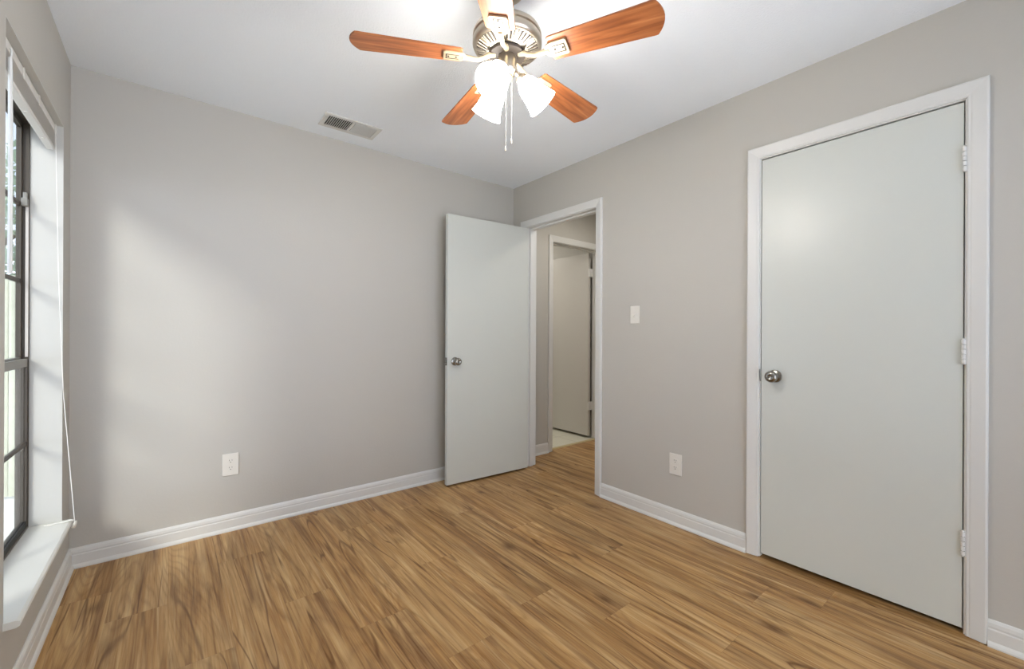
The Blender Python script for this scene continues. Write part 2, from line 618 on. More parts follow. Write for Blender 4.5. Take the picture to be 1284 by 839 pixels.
# entry
bm = B()
casing(bm, EY0 - REV, EY1 + REV, DH + REV, right_place, 0.056)
casing(bm, EY0 - REV, EY1 + REV, DH + REV, hall_side_place, 0.056)
box(bm, XR, EY0 - JT, 0.003, XR + WT, EY0, DH)
box(bm, XR, EY1, 0.003, XR + WT, EY1 + JT, DH)
box(bm, XR, EY0 - JT, DH, XR + WT, EY1 + JT, DH + JT)
for y0, y1, z0, z1 in ((EY0, EY0 + 0.012, 0.003, DH), (EY1 - 0.012, EY1, 0.003, DH), (EY0 + 0.012, EY1 - 0.012, DH - 0.012, DH)):
    box(bm, XR + 0.040, y0, z0, XR + 0.075, y1, z1)
tr_e = struct('trim_2', bm, M['trim'], 'white moulded casing and jamb of the open entry doorway', 'door casing')
bm = B()
box(bm, XR + 0.006, EY0 - 0.002, 0.90, XR + 0.032, EY0 + 0.0012, 0.96)
tag(obj('strike_plate', bm, M['nickel'], tr_e), 'dark metal strike plate')
# bathroom
bm = B()
casing(bm, BX0 - REV, BX1 + REV, DH + REV - 0.01, hall_place)
box(bm, BX0 - JT, HY, 0.003, BX0, HY + WT, DH - 0.01)
box(bm, BX1, HY, 0.003, BX1 + JT, HY + WT, DH - 0.01)
box(bm, BX0 - JT, HY, DH - 0.01, BX1 + JT, HY + WT, DH + JT)
for a, b, z0, z1 in ((BX0, BX0 + 0.012, 0.003, DH - 0.01), (BX1 - 0.012, BX1, 0.003, DH - 0.01), (BX0 + 0.012, BX1 - 0.012, DH - 0.022, DH - 0.01)):
    box(bm, a, HY + 0.035, z0, b, HY + 0.072, z1)
struct('trim_3', bm, M['trim'], 'white casing around the bathroom doorway in the hall', 'door casing')
bm = B()
poly_prism(bm, [(HY + 0.040, 0.0), (HY + 0.085, 0.0), (HY + 0.080, 0.006), (HY + 0.062, 0.009), (HY + 0.045, 0.006)], BX0 + 0.013, BX1 - 0.013,
           mtx=Matrix(((0, 0, 1, 0), (1, 0, 0, 0), (0, 1, 0, 0), (0, 0, 0, 1))))
struct('trim_4', bm, M['thresh'], 'tan threshold strip between plank floor and pale tile', 'threshold')

BASE = [(0.0, 0.0), (0.021, 0.0), (0.021, 0.006), (0.018, 0.013), (0.0135, 0.019), (0.0125, 0.020), (0.0125, 0.062), (0.0105, 0.067), (0.0115, 0.074), (0.0095, 0.086), (0.005, 0.094), (0.003, 0.0965), (0.0, 0.0965)]


def baseboard(bm, p0, p1, nrm, m0=0.0, m1=0.0):
    """profile swept from p0 to p1 on a wall whose room-side normal is nrm; m0/m1 = +1 inside mitre"""
    p0, p1, nv = Vector((*p0, 0)), Vector((*p1, 0)), Vector((*nrm, 0))
    d = (p1 - p0).normalized()
    t = bmesh.new()
    A = [t.verts.new(p0 + d * (th * m0) + nv * th + Vector((0, 0, z))) for th, z in BASE]
    C = [t.verts.new(p1 - d * (th * m1) + nv * th + Vector((0, 0, z))) for th, z in BASE]
    for k in range(len(BASE)):
        k2 = (k + 1) % len(BASE)
        t.faces.new((A[k], A[k2], C[k2], C[k]))
    t.faces.new(A[::-1])
    t.faces.new(C)
    bmesh.ops.recalc_face_normals(t, faces=t.faces[:])
    merge(bm, t)


bm = B()
baseboard(bm, (XL, YB), (XR, YB), (0, -1), 1, 1)
struct('baseboard_back', bm, M['trim'], 'white baseboard along the back wall', 'baseboard')
bm = B()
baseboard(bm, (XL, YF), (XL, YB), (1, 0), 1, 1)
struct('baseboard_left', bm, M['trim'], 'white baseboard below the window', 'baseboard')
bm = B()
baseboard(bm, (XR, CY1 + REV + 0.058), (XR, EY0 - REV - 0.056), (-1, 0))
baseboard(bm, (XR, YF), (XR, CY0 - REV - 0.058), (-1, 0), 1, 0)
baseboard(bm, (XR, EY1 + REV + 0.056), (XR, YB), (-1, 0), 0, 1)
struct('baseboard_right', bm, M['trim'], 'white baseboard pieces between and beside the two doors', 'baseboard')
bm = B()
baseboard(bm, (XL, YF), (0.10, YF), (0, 1), 1, 0)
baseboard(bm, (2.00, YF), (XR, YF), (0, 1), 0, 1)
struct('baseboard_front', bm, M['trim'], 'white baseboard behind the camera', 'baseboard')
bm = B()
baseboard(bm, (XR + WT, HY), (BX0 - REV - 0.058, HY), (0, -1), 1, 0)
struct('baseboard_hall', bm, M['trim'], 'white baseboard beside the bathroom doorway', 'baseboard')


# ------------------------------------------------------------------ doors
KNOB = [(0.0, 0.0), (0.031, 0.0), (0.032, 0.003), (0.029, 0.008), (0.020, 0.011), (0.0125, 0.014), (0.0115, 0.028), (0.016, 0.034), (0.0245, 0.041), (0.0285, 0.050), (0.0280, 0.058), (0.0235, 0.065), (0.014, 0.069), (0.011, 0.0685), (0.009, 0.067), (0.0, 0.067)]


def knob(parent, loc, axis):
    bm = B()
    lathe(bm, KNOB[6:], 36)
    k = obj('knob', bm, M['nickel'], parent, True)
    k.location = loc
    k.rotation_euler = Vector(axis).to_track_quat('Z', 'Y').to_euler()
    bm = B()
    lathe(bm, KNOB[:7], 36)
    obj('rosette', bm, M['nickel'], k, True)
    return tag(k, 'dull nickel round knob')


def hinge(parent, x, y, z, leaf_dir, h=0.088, r=0.0062, mat=None):
    """knuckle barrel with two leaves; leaf_dir = unit vector along which the leaves lie"""
    mat = mat or M['trim']
    bm = B()
    for k in range(5):
        a = z - h / 2 + k * h / 5
        lathe(bm, [(0, a + 0.0006), (r * 0.85, a + 0.0006), (r, a + 0.0016), (r, a + h / 5 - 0.0016), (r * 0.85, a + h / 5 - 0.0006), (0, a + h / 5 - 0.0006)], 16, Matrix.Translation((x, y, 0)))
    lathe(bm, [(0, z + h / 2), (r * 0.9, z + h / 2), (r * 0.7, z + h / 2 + 0.004), (0, z + h / 2 + 0.005)], 16, Matrix.Translation((x, y, 0)))
    lathe(bm, [(0, z - h / 2 - 0.004), (r * 0.7, z - h / 2 - 0.004), (r * 0.9, z - h / 2), (0, z - h / 2)], 16, Matrix.Translation((x, y, 0)))
    d = Vector(leaf_dir)
    for s in (-1, 1):
        q = Vector((x, y, 0)) + d * (0.012 * s)
        e = Vector((abs(d.x) * 0.012 + abs(d.y) * 0.0012, abs(d.y) * 0.012 + abs(d.x) * 0.0012, 0))
    return obj('hinge', bm, mat, parent, True)


# closed closet door: leaf flush with the room side of the wall
d1 = thing('door_1', 'closed flat white closet door with round nickel knob, right wall', 'door', (XR, CY0, 0), kind='structure')
cw = CY1 - CY0
bm = B()
box(bm, 0.001, 0.0035, 0.022, 0.036, cw - 0.003, DH - 0.006, 0.0015)
obj('door_leaf', bm, M['door'], d1, False)
knob(d1, (0.001, cw - 0.068, 0.937), (-1, 0, 0))
bm = B()
box(bm, -0.0005, cw - 0.0034, 0.908, 0.026, cw - 0.0022, 0.965)
tag(obj('latch_plate', bm, M['nickel'], d1), 'dark metal latch plate')
for z in (1.822, 1.084, 0.350):
    hinge(d1, -0.0055, 0.0015, z, (0, 1, 0), 0.092, 0.0068)

# open entry door, swung a little past square
ANG = math.radians(-93.0)
d2 = thing('door_2', 'open flat white entry door swung against the back wall side', 'door', (XR - 0.006, EY1 - 0.001, 0), ANG, kind='structure')
lw = EY1 - EY0 - 0.007
bm = B()
box(bm, 0.006, -0.003 - lw, 0.014, 0.041, -0.003, DH - 0.012, 0.0015)
obj('door_leaf', bm, M['door'], d2)
knob(d2, (0.041, -0.003 - lw + 0.062, 0.935), (1, 0, 0))
knob(d2, (0.006, -0.003 - lw + 0.062, 0.935), (-1, 0, 0))
bm = B()
box(bm, 0.012, -0.003 - lw - 0.0012, 0.906, 0.036, -0.003 - lw + 0.0005, 0.964)
box(bm, 0.018, -0.003 - lw - 0.009, 0.925, 0.030, -0.003 - lw, 0.945, 0.002)
tag(obj('latch_plate', bm, M['nickel'], d2), 'dark metal latch plate')
for z in (1.822, 1.084, 0.350):
    h = hinge(d2, 0.0, 0.0, z, (0, 1, 0), 0.088, 0.0055)
    bm = B()
    box(bm, 0.004, -0.0028, z - 0.044, 0.036, -0.0012, z + 0.044)
    obj('hinge_leaf', bm, M['trim'], h)

# bathroom door, opened at right angles into the bathroom
d3 = thing('door_3', 'half-hidden white bathroom door standing open beyond the hall', 'door', (BX1 - 0.002, HY + WT + 0.004, 0), 0, kind='structure')
bm = B()
box(bm, -0.046, 0.012, 0.028, -0.011, 0.70, DH - 0.016, 0.0015)
obj('door_leaf', bm, M['hall_door'], d3)
knob(d3, (-0.046, 0.64, 0.935), (-1, 0, 0))
for z in (1.815, 0.355):
    h = hinge(d3, 0.0, 0.0, z, (0, 1, 0), 0.088, 0.0055)
    bm = B()
    box(bm, -0.046, 0.0005, z - 0.044, -0.004, 0.0115, z + 0.044)
    obj('hinge_leaf', bm, M['trim'], h)

# ------------------------------------------------------------------ window
win = thing('window_1', 'tall metal-framed window with divided panes at left edge', 'window', (XL, (WY0 + WY1) / 2, WZ0), kind='structure')
hw = (WY1 - WY0) / 2
hh = WZ1 - WZ0


def wobj(name, bm, mat, parent=win):
    return obj(name, bm, mat, parent)


# plaster returns on the sides and head
bm = B()
box(bm, -0.101, -hw, 0, 0.0, -hw + 0.004, hh)
box(bm, -0.101, hw - 0.004, 0, 0.0, hw, hh)
box(bm, -0.101, -hw + 0.004, hh - 0.004, 0.0, hw - 0.004, hh)
wobj('window_return', bm, M['return'])
# sill board with rounded nose
bm = B()
box(bm, -0.10, -hw + 0.0005, -0.022, 0.0, hw - 0.0005, 0.0)
poly_prism(bm, [(0.0, -0.022), (0.026, -0.022), (0.0335, -0.018), (0.036, -0.011), (0.0335, -0.004), (0.026, 0.0), (0.0, 0.0)], -hw - 0.004, hw + 0.002,
           mtx=Matrix(((1, 0, 0, 0), (0, 0, 1, 0), (0, 1, 0, 0), (0, 0, 0, 1))))
wobj('window_sill', bm, M['sill'])
# outer frame
a = hw - 0.004


def rect_frame(bm, x0, x1, y0, y1, z0, z1, w, wt=None, wb=None):
    wt = wt or w
    wb = wb or w
    box(bm, x0, y0, z0, x1, y0 + w, z1, 0.001, 1)
    box(bm, x0, y1 - w, z0, x1, y1, z1, 0.001, 1)
    box(bm, x0, y0 + w, z1 - wt, x1, y1 - w, z1, 0.001, 1)
    box(bm, x0, y0 + w, z0, x1, y1 - w, z0 + wb, 0.001, 1)


bm = B()
rect_frame(bm, -0.141, -0.101, -a, a, 0.0, hh - 0.004, 0.006, 0.020, 0.010)
wf = wobj('window_frame', bm, M['bronze'])
MR = 0.725      # meeting rail height above sill
bm = B()
for s in (-1, 1):
    box(bm, -0.112, min(s * (a - 0.006), s * (a - 0.0095)), MR + 0.02, -0.103, max(s * (a - 0.006), s * (a - 0.0095)), 1.40)
tag(wobj('sash_track', bm, M['track'], wf), 'pale plastic sash track')
bm = B()
box(bm, -0.122, a - 0.030, 1.395, -0.103, a - 0.006, 1.43, 0.003)
box(bm, -0.118, a - 0.024, 1.425, -0.105, a - 0.008, 1.455, 0.003)
tag(wobj('balance_clip', bm, M['alu'], wf), 'small metal clip in the upper track')


def sash(name, x0, x1, z0, z1, rows, w, top_mat, low_mat, hi, lo):
    bm = B()
    y0, y1 = -a + 0.0065, a - 0.0065
    box(bm, x0, y0, z0, x1, y0 + w, z1, 0.001, 1)
    box(bm, x0, y1 - w, z0, x1, y1, z1, 0.001, 1)
    st = wobj(name, bm, M['bronze'])
    y0, y1 = y0 + w, y1 - w
    bm = B()
    box(bm, x0, y0, z1 - hi, x1, y1, z1, 0.001, 1)
    tag(obj('rail', bm, top_mat, st), 'upper rail of the sash')
    bm = B()
    box(bm, x0, y0, z0, x1, y1, z0 + lo, 0.001, 1)
    tag(obj('rail', bm, low_mat, st), 'lower rail of the sash')
    zb, zt = z0 + lo, z1 - hi
    xm = (x0 + x1) / 2
    for k in range(1, rows):
        z = zb + (zt - zb) * k / rows
        bm = B()
        box(bm, xm - 0.006, y0, z - 0.009, xm + 0.006, y1, z + 0.009, 0.002, 1)
        obj('muntin', bm, M['bronze'], st)
    bm = B()
    box(bm, xm - 0.0055, -0.009, zb, xm + 0.0055, 0.009, zt, 0.002, 1)
    obj('muntin', bm, M['bronze'], st)
    bm = B()
    box(bm, xm - 0.002, y0, zb, xm + 0.002, y1, zt)
    obj('pane', bm, M['glass'], st)
    return st


sash('lower_sash', -0.118, -0.103, 0.012, MR + 0.012, 2, 0.013, M['alu'], M['rubber'], 0.034, 0.022)
sash('upper_sash', -0.138, -0.122, MR - 0.012, hh - 0.026, 3, 0.012, M['bronze'], M['alu'], 0.022, 0.030)

# added unseen window behind the camera, there to bring in more daylight
w2 = thing('added_window', 'wide white-framed window added behind the camera for extra daylight', 'window', (1.05, YF - 0.05, 0.06), kind='structure')
bm = B()
for x0, x1, z0, z1 in ((-0.95, -0.90, 0, 2.04), (0.90, 0.95, 0, 2.04), (-0.90, 0.90, 0, 0.05), (-0.90, 0.90, 1.99, 2.04), (-0.02, 0.02, 0.05, 1.99)):
    box(bm, x0, -0.03, z0, x1, 0.03, z1, 0.003, 1)
obj('window_frame', bm, M['trim'], w2)
for x0, x1 in ((-0.90, -0.02), (0.02, 0.90)):
    bm = B()
    box(bm, x0, -0.003, 0.05, x1, 0.003, 1.99)
    obj('pane', bm, M['glass'], w2)

# ------------------------------------------------------------------ blind, raised to the head of the window
bl = thing('window_blind', 'white mini blind drawn up at the top of window', 'window blind', (XL - 0.038, (WY0 + WY1) / 2, WZ1 - 0.004))
bw = hw - 0.010
bm = B()
box(bm, -0.016, -bw, -0.034, 0.014, bw, -0.002, 0.0015)
hr = obj('headrail', bm, M['blind'], bl)
for s in (-1, 1):
    bm = B()
    box(bm, -0.019, s * bw - (0.004 if s < 0 else 0.012), -0.040, 0.017, s * bw + (0.012 if s < 0 else 0.004), 0.0, 0.001, 1)
    obj('mounting_bracket', bm, M['plastic'], hr)
for y in (-0.1, 0.12):
    bm = B()
    box(bm, 0.0135, y - 0.009, -0.042, 0.0165, y + 0.009, 0.0, 0.001, 1)
    obj('mounting_bracket', bm, M['plastic'], hr)
bm = B()
for k in range(30):
    z = -0.038 - k * 0.0021
    ang = 0.0
    t = bmesh.new()
    pr = []
    for i in range(7):
        u = -1 + 2 * i / 6
        pr.append((u * 0.0125, z + 0.0016 * (1 - u * u)))
    for i in range(6, -1, -1):
        u = -1 + 2 * i / 6
        pr.append((u * 0.0125, z + 0.0016 * (1 - u * u) - 0.0004))
    poly_prism(bm, pr, -bw + 0.004, bw - 0.004, mtx=Matrix(((1, 0, 0, 0), (0, 0, 1, 0), (0, 1, 0, 0), (0, 0, 0, 1))))
    t.free()
obj('slat_stack', bm, M['blind'], bl)
bm = B()
box(bm, -0.0135, -bw + 0.004, -0.116, 0.0135, bw - 0.004, -0.1015, 0.003)
rail = obj('bottom_rail', bm, M['blind'], bl)
for y in (-0.27, 0.0, 0.27):
    bm = B()
    lathe(bm, [(0, -0.1195), (0.005, -0.1195), (0.006, -0.116), (0, -0.1155)], 12, Matrix.Translation((0, y, 0)))
    obj('cord_button', bm, M['plastic'], rail)
# tilt wand close to the near jamb
bm = B()
wy = -0.295
tube(bm, [(0.020, wy, -0.030), (0.023, wy, -0.036), (0.0225, wy, -0.052), (0.020, wy, -0.060)], 0.0022, 8)
tube(bm, [(0.020, wy, -0.060), (0.021, wy, -0.25), (0.022, wy - 0.002, -0.50), (0.022, wy - 0.006, -0.74)], [0.0052, 0.0058, 0.0058, 0.0062], 6)
tag(obj('tilt_wand', bm, M['wand'], bl), 'clear plastic tilt wand hanging from headrail')
# pull cord at the far side, dropping over the front of the sill
bm = B()
cy = bw - 0.050
P = [(0.018, cy + 0.018, -0.034), (0.020, cy + 0.018, -0.12), (0.030, cy + 0.018, -0.7), (0.046, cy + 0.018, -1.2), (0.079, cy + 0.018, -1.72), (0.083, cy + 0.018, -1.782)]
tube(bm, P, 0.0014, 6)
tube(bm, [(p[0] + 0.001, p[1] - 0.003 - 0.004 * (k % 2), p[2]) for k, p in enumerate(P)], 0.0012, 6)
cd = obj('lift_cord', bm, M['cord'], bl)
bm = B()
lathe(bm, [(0, 0.012), (0.0035, 0.012), (0.0055, 0.004), (0.0075, -0.012), (0.007, -0.018), (0, -0.019)], 14, Matrix.Translation((0.084, cy + 0.018, -1.789)) @ Matrix.Rotation(0.35, 4, 'Y'))
obj('tassel', bm, M['plastic'], cd, True)
bm = B()
zs = WZ0 - (WZ1 - 0.004) + 0.003
tube(bm, [(-0.022 + 0.010 * math.cos(t * 0.7) + 0.006 * t, cy + 0.022 + 0.007 * math.sin(t * 0.9), zs + 0.0015 * (t % 2)) for t in range(0, 12)], 0.0022, 6)
tube(bm, [(0.028, cy + 0.022, zs + 0.001), (0.044, cy + 0.020, zs + 0.001), (0.056, cy + 0.019, zs + 0.002), (0.072, cy + 0.018, zs + 0.006), (0.080, cy + 0.018, zs + 0.003)], 0.0022, 6)
obj('cord_tail', bm, M['cord'], cd)

# ------------------------------------------------------------------ wall plates
def outlet_proto(label):
    r = thing('wall_outlet', label, 'electrical outlet', group='duplex wall outlets')
    bm = B()
    box(bm, -0.040, -0.0062, -0.063, 0.040, 0.0, 0.063, 0.003, 3)
    obj('wall_plate', bm, M['plastic'], r)
    for z in (0.0205, -0.0205):
        bm = B()
        pts = []
        for k in range(32):
            t = 2 * PI * k / 32
            pts.append((0.0172 * math.cos(t), max(-0.0142, min(0.0142, 0.0172 * math.sin(t)))))
        poly_prism(bm, pts, 0.0062, 0.0085, 0.0005, Matrix.Translation((0, 0, z)) @ Matrix.Rotation(PI / 2, 4, 'X'))
        f = obj('receptacle', bm, M['plastic'], r)
        bm = B()
        box(bm, -0.0075, -0.0089, z + 0.0005, -0.0055, -0.0084, z + 0.0085)
        box(bm, 0.0055, -0.0089, z + 0.0015, 0.0075, -0.0084, z + 0.0080)
        lathe(bm, [(0, 0.0084), (0.0026, 0.0084), (0.0026, 0.0089), (0, 0.0089)], 12, Matrix.Translation((0, 0, z - 0.0065)) @ Matrix.Rotation(PI / 2, 4, 'X'))
        tag(obj('socket_slots', bm, M['slot'], f), 'dark plug slots')
    bm = B()
    lathe(bm, [(0, 0.006), (0.0034, 0.006), (0.0032, 0.0076), (0, 0.008)], 14, Matrix.Rotation(PI / 2, 4, 'X'))
    obj('screw', bm, M['plastic'], r)
    return r


def copy_tree(o, parent=None):
    c = o.copy()
    COL.objects.link(c)
    if parent is not None:
        c.parent = parent
    for ch in list(o.children):
        copy_tree(ch, c)
    return c


out1 = outlet_proto('white duplex outlet on the back wall left of the open door')
out1.location = (0.2735, YB, 0.382)
out2 = copy_tree(out1)
out2['label'] = 'white duplex outlet low on right wall between the two doorways'
out2.location = (XR, 1.370, 0.364)
out2.rotation_euler = (0, 0, -PI / 2)

sw = thing('light_switch', 'white toggle light switch beside the entry door casing', 'light switch', (XR, 1.662, 1.272), -PI / 2)
bm = B()
box(bm, -0.035, -0.006, -0.0575, 0.035, 0.0, 0.0575, 0.003, 3)
obj('wall_plate', bm, M['plastic'], sw)
bm = B()
box(bm, -0.0052, -0.0075, -0.012, 0.0052, -0.0055, 0.012, 0.0008, 1)
box(bm, -0.0045, -0.019, -0.0045, 0.0045, -0.004, 0.0055, 0.0012, 2, Matrix.Translation((0, 0, -0.004)) @ Matrix.Rotation(0.45, 4, 'X'))
obj('toggle', bm, M['plastic'], sw)
for z in (0.030, -0.030):
    bm = B()
    lathe(bm, [(0, 0.006), (0.0034, 0.006), (0.0032, 0.0076), (0, 0.008)], 14, Matrix.Translation((0, 0, z)) @ Matrix.Rotation(PI / 2, 4, 'X'))
    obj('screw', bm, M['plastic'], sw)

# ------------------------------------------------------------------ ceiling vent
vt = thing('ceiling_vent', 'white two-way air register on the ceiling near back wall', 'air vent', (0.868, 2.690, H))
vw, vd = 0.168, 0.092
bm = B()
for x0, y0, x1, y1 in ((-vw, -vd, vw, -vd + 0.026), (-vw, vd - 0.026, vw, vd), (-vw, -vd + 0.026, -vw + 0.026, vd - 0.026), (vw - 0.026, -vd + 0.026, vw, vd - 0.026), (-0.008, -vd + 0.026, 0.008, vd - 0.026)):
    box(bm, x0, y0, -0.008, x1, y1, 0.0, 0.0015, 1)
obj('frame', bm, M['vent'], vt)
bm = B()
box(bm, -vw + 0.02, -vd + 0.02, -0.0012, vw - 0.02, vd - 0.02, 0.0)  # flat plate instead of a recess; the duct shade is its colour
tag(obj('duct_shade_plate', bm, M['duct'], vt), 'dark plate standing in for the shaded duct behind the louvres')
for s in (-1, 1):
    bm = B()
    nsl = 11
    for k in range(nsl):
        cx = s * (0.012 + (vw - 0.042) * (k + 0.5) / nsl)
        box(bm, -0.0065, -vd + 0.026, -0.0004, 0.0065, vd - 0.026, 0.0004, mtx=Matrix.Translation((cx, 0, -0.0062)) @ Matrix.Rotation(s * math.radians(40), 4, 'Y'))
    obj('louvre_bank', bm, M['vent'], vt)

# ------------------------------------------------------------------ ceiling fan
FX, FY = 0.9555, 1.2255
fan = thing('ceiling_fan', 'nickel ceiling fan with five cherry blades and three lit glass shades', 'ceiling fan', (FX, FY, H))
zf = -H           # world height z is local z + zf


def Z(z):
    return z - H


bm = B()
lathe(bm, [(0, Z(2.43)), (0.060, Z(2.43)), (0.063, Z(2.425)), (0.064, Z(2.405)), (0.058, Z(2.388)), (0.044, Z(2.376)), (0.020, Z(2.371)), (0.0, Z(2.371))], 48)
obj('canopy', bm, M['brushed'], fan, True)
bm = B()
lathe(bm, [(0, Z(2.380)), (0.013, Z(2.380)), (0.013, Z(2.30)), (0.022, Z(2.292)), (0.026, Z(2.28)), (0.026, Z(2.262)), (0, Z(2.262))], 32)
obj('downrod', bm, M['brushed'], fan, True)
bm = B()
lathe(bm, [(0, Z(2.268)), (0.030, Z(2.268)), (0.070, Z(2.264)), (0.104, Z(2.254)), (0.120, Z(2.243)), (0.1245, Z(2.234)), (0.1255, Z(2.224)), (0.1205, Z(2.221)), (0.1205, Z(2.216)), (0.126, Z(2.213)), (0.1265, Z(2.198)), (0.1225, Z(2.189)), (0.116, Z(2.185)), (0.073, Z(2.170)), (0.066, Z(2.168)), (0.0, Z(2.168))], 72)
hs = obj('motor_housing', bm, M['brushed'], fan, True)
bm = B()
lathe(bm, [(0.078, Z(2.1712)), (0.112, Z(2.1832)), (0.112, Z(2.1822)), (0.078, Z(2.1702))], 72, closed=True)  # no slots are cut, their shade is put into this dark ring
tag(obj('vent_band', bm, M['rotor'], hs), 'dark ring standing in for shaded slots under the motor')
bm = B()
for g in range(10):
    for k in range(4):
        t = 2 * PI * (g + (k + 0.5) / 4.6) / 10
        box(bm, 0.076, -0.0028, -0.0015, 0.114, 0.0028, 0.0015, 0.0006, 1,
            Matrix.Rotation(t, 4, 'Z') @ Matrix.Translation((0.095, 0, Z(2.1755))) @ Matrix.Rotation(-math.radians(19.4), 4, 'Y') @ Matrix.Translation((-0.095, 0, 0)))
    t = 2 * PI * (g + 0.935) / 10
    box(bm, 0.076, -0.0052, -0.0015, 0.114, 0.0052, 0.0015, 0.0006, 1,
        Matrix.Rotation(t, 4, 'Z') @ Matrix.Translation((0.095, 0, Z(2.1755))) @ Matrix.Rotation(-math.radians(19.4), 4, 'Y') @ Matrix.Translation((-0.095, 0, 0)))
obj('vent_ribs', bm, M['brushed'], hs)
bm = B()
lathe(bm, [(0, Z(2.168)), (0.066, Z(2.168)), (0.068, Z(2.164)), (0.066, Z(2.158)), (0.050, Z(2.155)), (0, Z(2.155))], 48)
tag(obj('flywheel', bm, M['rotor'], fan, True), 'dark rotor ring under the motor')

# blades
BZ = 2.143
PITCH = math.radians(10.5)
PHASE = -1.10694


def blade_outline():
    r0, r1, w0, w1 = 0.165, 0.546, 0.050, 0.0645
    pts = [(r0, -w0 + 0.006), (r0 + 0.006, -w0)]
    n = 10
    pts.append((r1 - 0.034, -w1))
    for k in range(n + 1):
        u = -1 + 2 * k / n
        pts.append((r1 - 0.025 * abs(u) ** 2.0, u * w1 * (0.985 if abs(u) > 0.9 else 1.0)))
    pts.append((r1 - 0.034, w1))
    pts += [(r0 + 0.006, w0), (r0, w0 - 0.006)]
    return pts


def iron_mesh():
    bm = B()
    # cast plate under the blade root
    poly_prism(bm, [(0.150, -0.012), (0.160, -0.026), (0.172, -0.030), (0.224, -0.032), (0.231, -0.027), (0.231, 0.027), (0.224, 0.032), (0.172, 0.030), (0.160, 0.026), (0.150, 0.012)], -0.010, -0.0035, 0.0015)
    return bm


def iron_arm():
    bm = B()
    tube(bm, [(0.045, 0, 0.016), (0.065, 0, 0.012), (0.085, 0, 0.000), (0.108, 0, -0.009), (0.135, 0, -0.008), (0.162, 0, -0.006)], [0.010, 0.010, 0.0085, 0.008, 0.009, 0.010], 10)
    return bm


bl0 = bi0 = ba0 = br0 = None
for k in range(5):
    ang = PHASE + k * 2 * PI / 5
    if bl0 is None:
        bm = B()
        poly_prism(bm, blade_outline(), -0.003, 0.003, 0.0012)
        b = bl0 = obj('blade', bm, M['blade'], fan)
        bi = bi0 = obj('blade_iron', iron_mesh(), M['iron'], b)
        bm = B()
        for y in (-0.015, 0.015):
            box(bm, 0.176, y - 0.0022, -0.0108, 0.222, y + 0.0022, -0.0098, 0.0004, 1)
        box(bm, 0.2180, -0.0172, -0.0108, 0.2225, 0.0172, -0.0098)
        for x, y in ((0.185, 0.0), (0.213, 0.0)):
            lathe(bm, [(0, -0.0125), (0.003, -0.0122), (0.004, -0.010), (0, -0.0098)], 12, Matrix.Translation((x, y, 0)))
        br = br0 = tag(obj('iron_relief', bm, M['rotor'], b), 'dark recessed lines and screws of the bracket')
        ba = ba0 = obj('blade_arm', iron_arm(), M['iron'], b, True)
    else:
        b = bl0.copy()
        COL.objects.link(b)
        for src in (bi0, br0, ba0):
            c = src.copy()
            COL.objects.link(c)
            c.parent = b
    b.parent = fan
    b.location = (0, 0, Z(BZ))
    b.rotation_mode = 'XYZ'
    b.rotation_euler = (Matrix.Rotation(ang, 3, 'Z') @ Matrix.Rotation(-PITCH, 3, 'X')).to_euler()

# light kit
bm = B()
lathe(bm, [(0, Z(2.156)), (0.033, Z(2.156)), (0.0345, Z(2.152)), (0.0345, Z(2.112)), (0.037, Z(2.109)), (0.037, Z(2.103)), (0.030, Z(2.094)), (0.022, Z(2.088)), (0.020, Z(2.076)), (0.011, Z(2.066)), (0.006, Z(2.058)), (0, Z(2.056))], 48)
lk = obj('light_fitter', bm, M['brushed'], fan, True)
SHADE = [(0.0235, 0.0), (0.0270, 0.004), (0.0345, 0.016), (0.0400, 0.032), (0.0430, 0.052), (0.0462, 0.074), (0.0520, 0.094), (0.0585, 0.110)]
SHADE_P = SHADE + [(r - 0.003, z + (0.0 if i == 0 else 0.0)) for i, (r, z) in enumerate(SHADE[::-1])]
SH_PSI = [math.radians(a) for a in (8, 128, 248)]
Rv = Vector((math.cos(YAW), -math.sin(YAW), 0))
Fv = Vector((math.sin(YAW), math.cos(YAW), 0))
TILT = math.radians(47)          # shade axis below horizontal
for psi in SH_PSI:
    hd = Rv * math.cos(psi) + Fv * math.sin(psi)
    ax = (hd * math.cos(TILT) + Vector((0, 0, -math.sin(TILT)))).normalized()
    base = hd * 0.052 + Vector((0, 0, Z(2.083)))
    rot = ax.to_track_quat('Z', 'Y').to_matrix().to_4x4()
    bm = B()
    tube(bm, [hd * 0.022 + Vector((0, 0, Z(2.106))), hd * 0.040 + Vector((0, 0, Z(2.096))), base], 0.0085, 12)
    lathe(bm, [(0, -0.012), (0.012, -0.012), (0.0205, -0.004), (0.0215, 0.0), (0.0215, 0.022), (0.0, 0.022)], 24, Matrix.Translation(base) @ rot)
    arm = obj('lamp_arm', bm, M['brushed'], fan, True)
    bm = B()
    lathe(bm, SHADE_P, 40, closed=True)
    s = obj('lamp_shade', bm, M['shade'], fan, True)
    s.location = base + ax * 0.010
    s.rotation_euler = rot.to_euler()
    tag(s, 'glowing frosted glass bell shade')
    bm = B()
    lathe(bm, [(0, 0.012), (0.012, 0.012), (0.0135, 0.030), (0.022, 0.046), (0.0275, 0.062), (0.0265, 0.078), (0.018, 0.091), (0.008, 0.096), (0, 0.097)], 28)
    u = obj('light_bulb', bm, M['bulb'], s, True)
    ld = bpy.data.lights.new('bulb_light', 'POINT')
    ld.energy = BULB_POWER
    ld.shadow_soft_size = 0.035
    ld.color = (1.0, 0.95, 0.89)
    lo = bpy.data.objects.new('bulb_light', ld)
    COL.objects.link(lo)
    lo.location = Vector((FX, FY, H)) + base + ax * 0.135

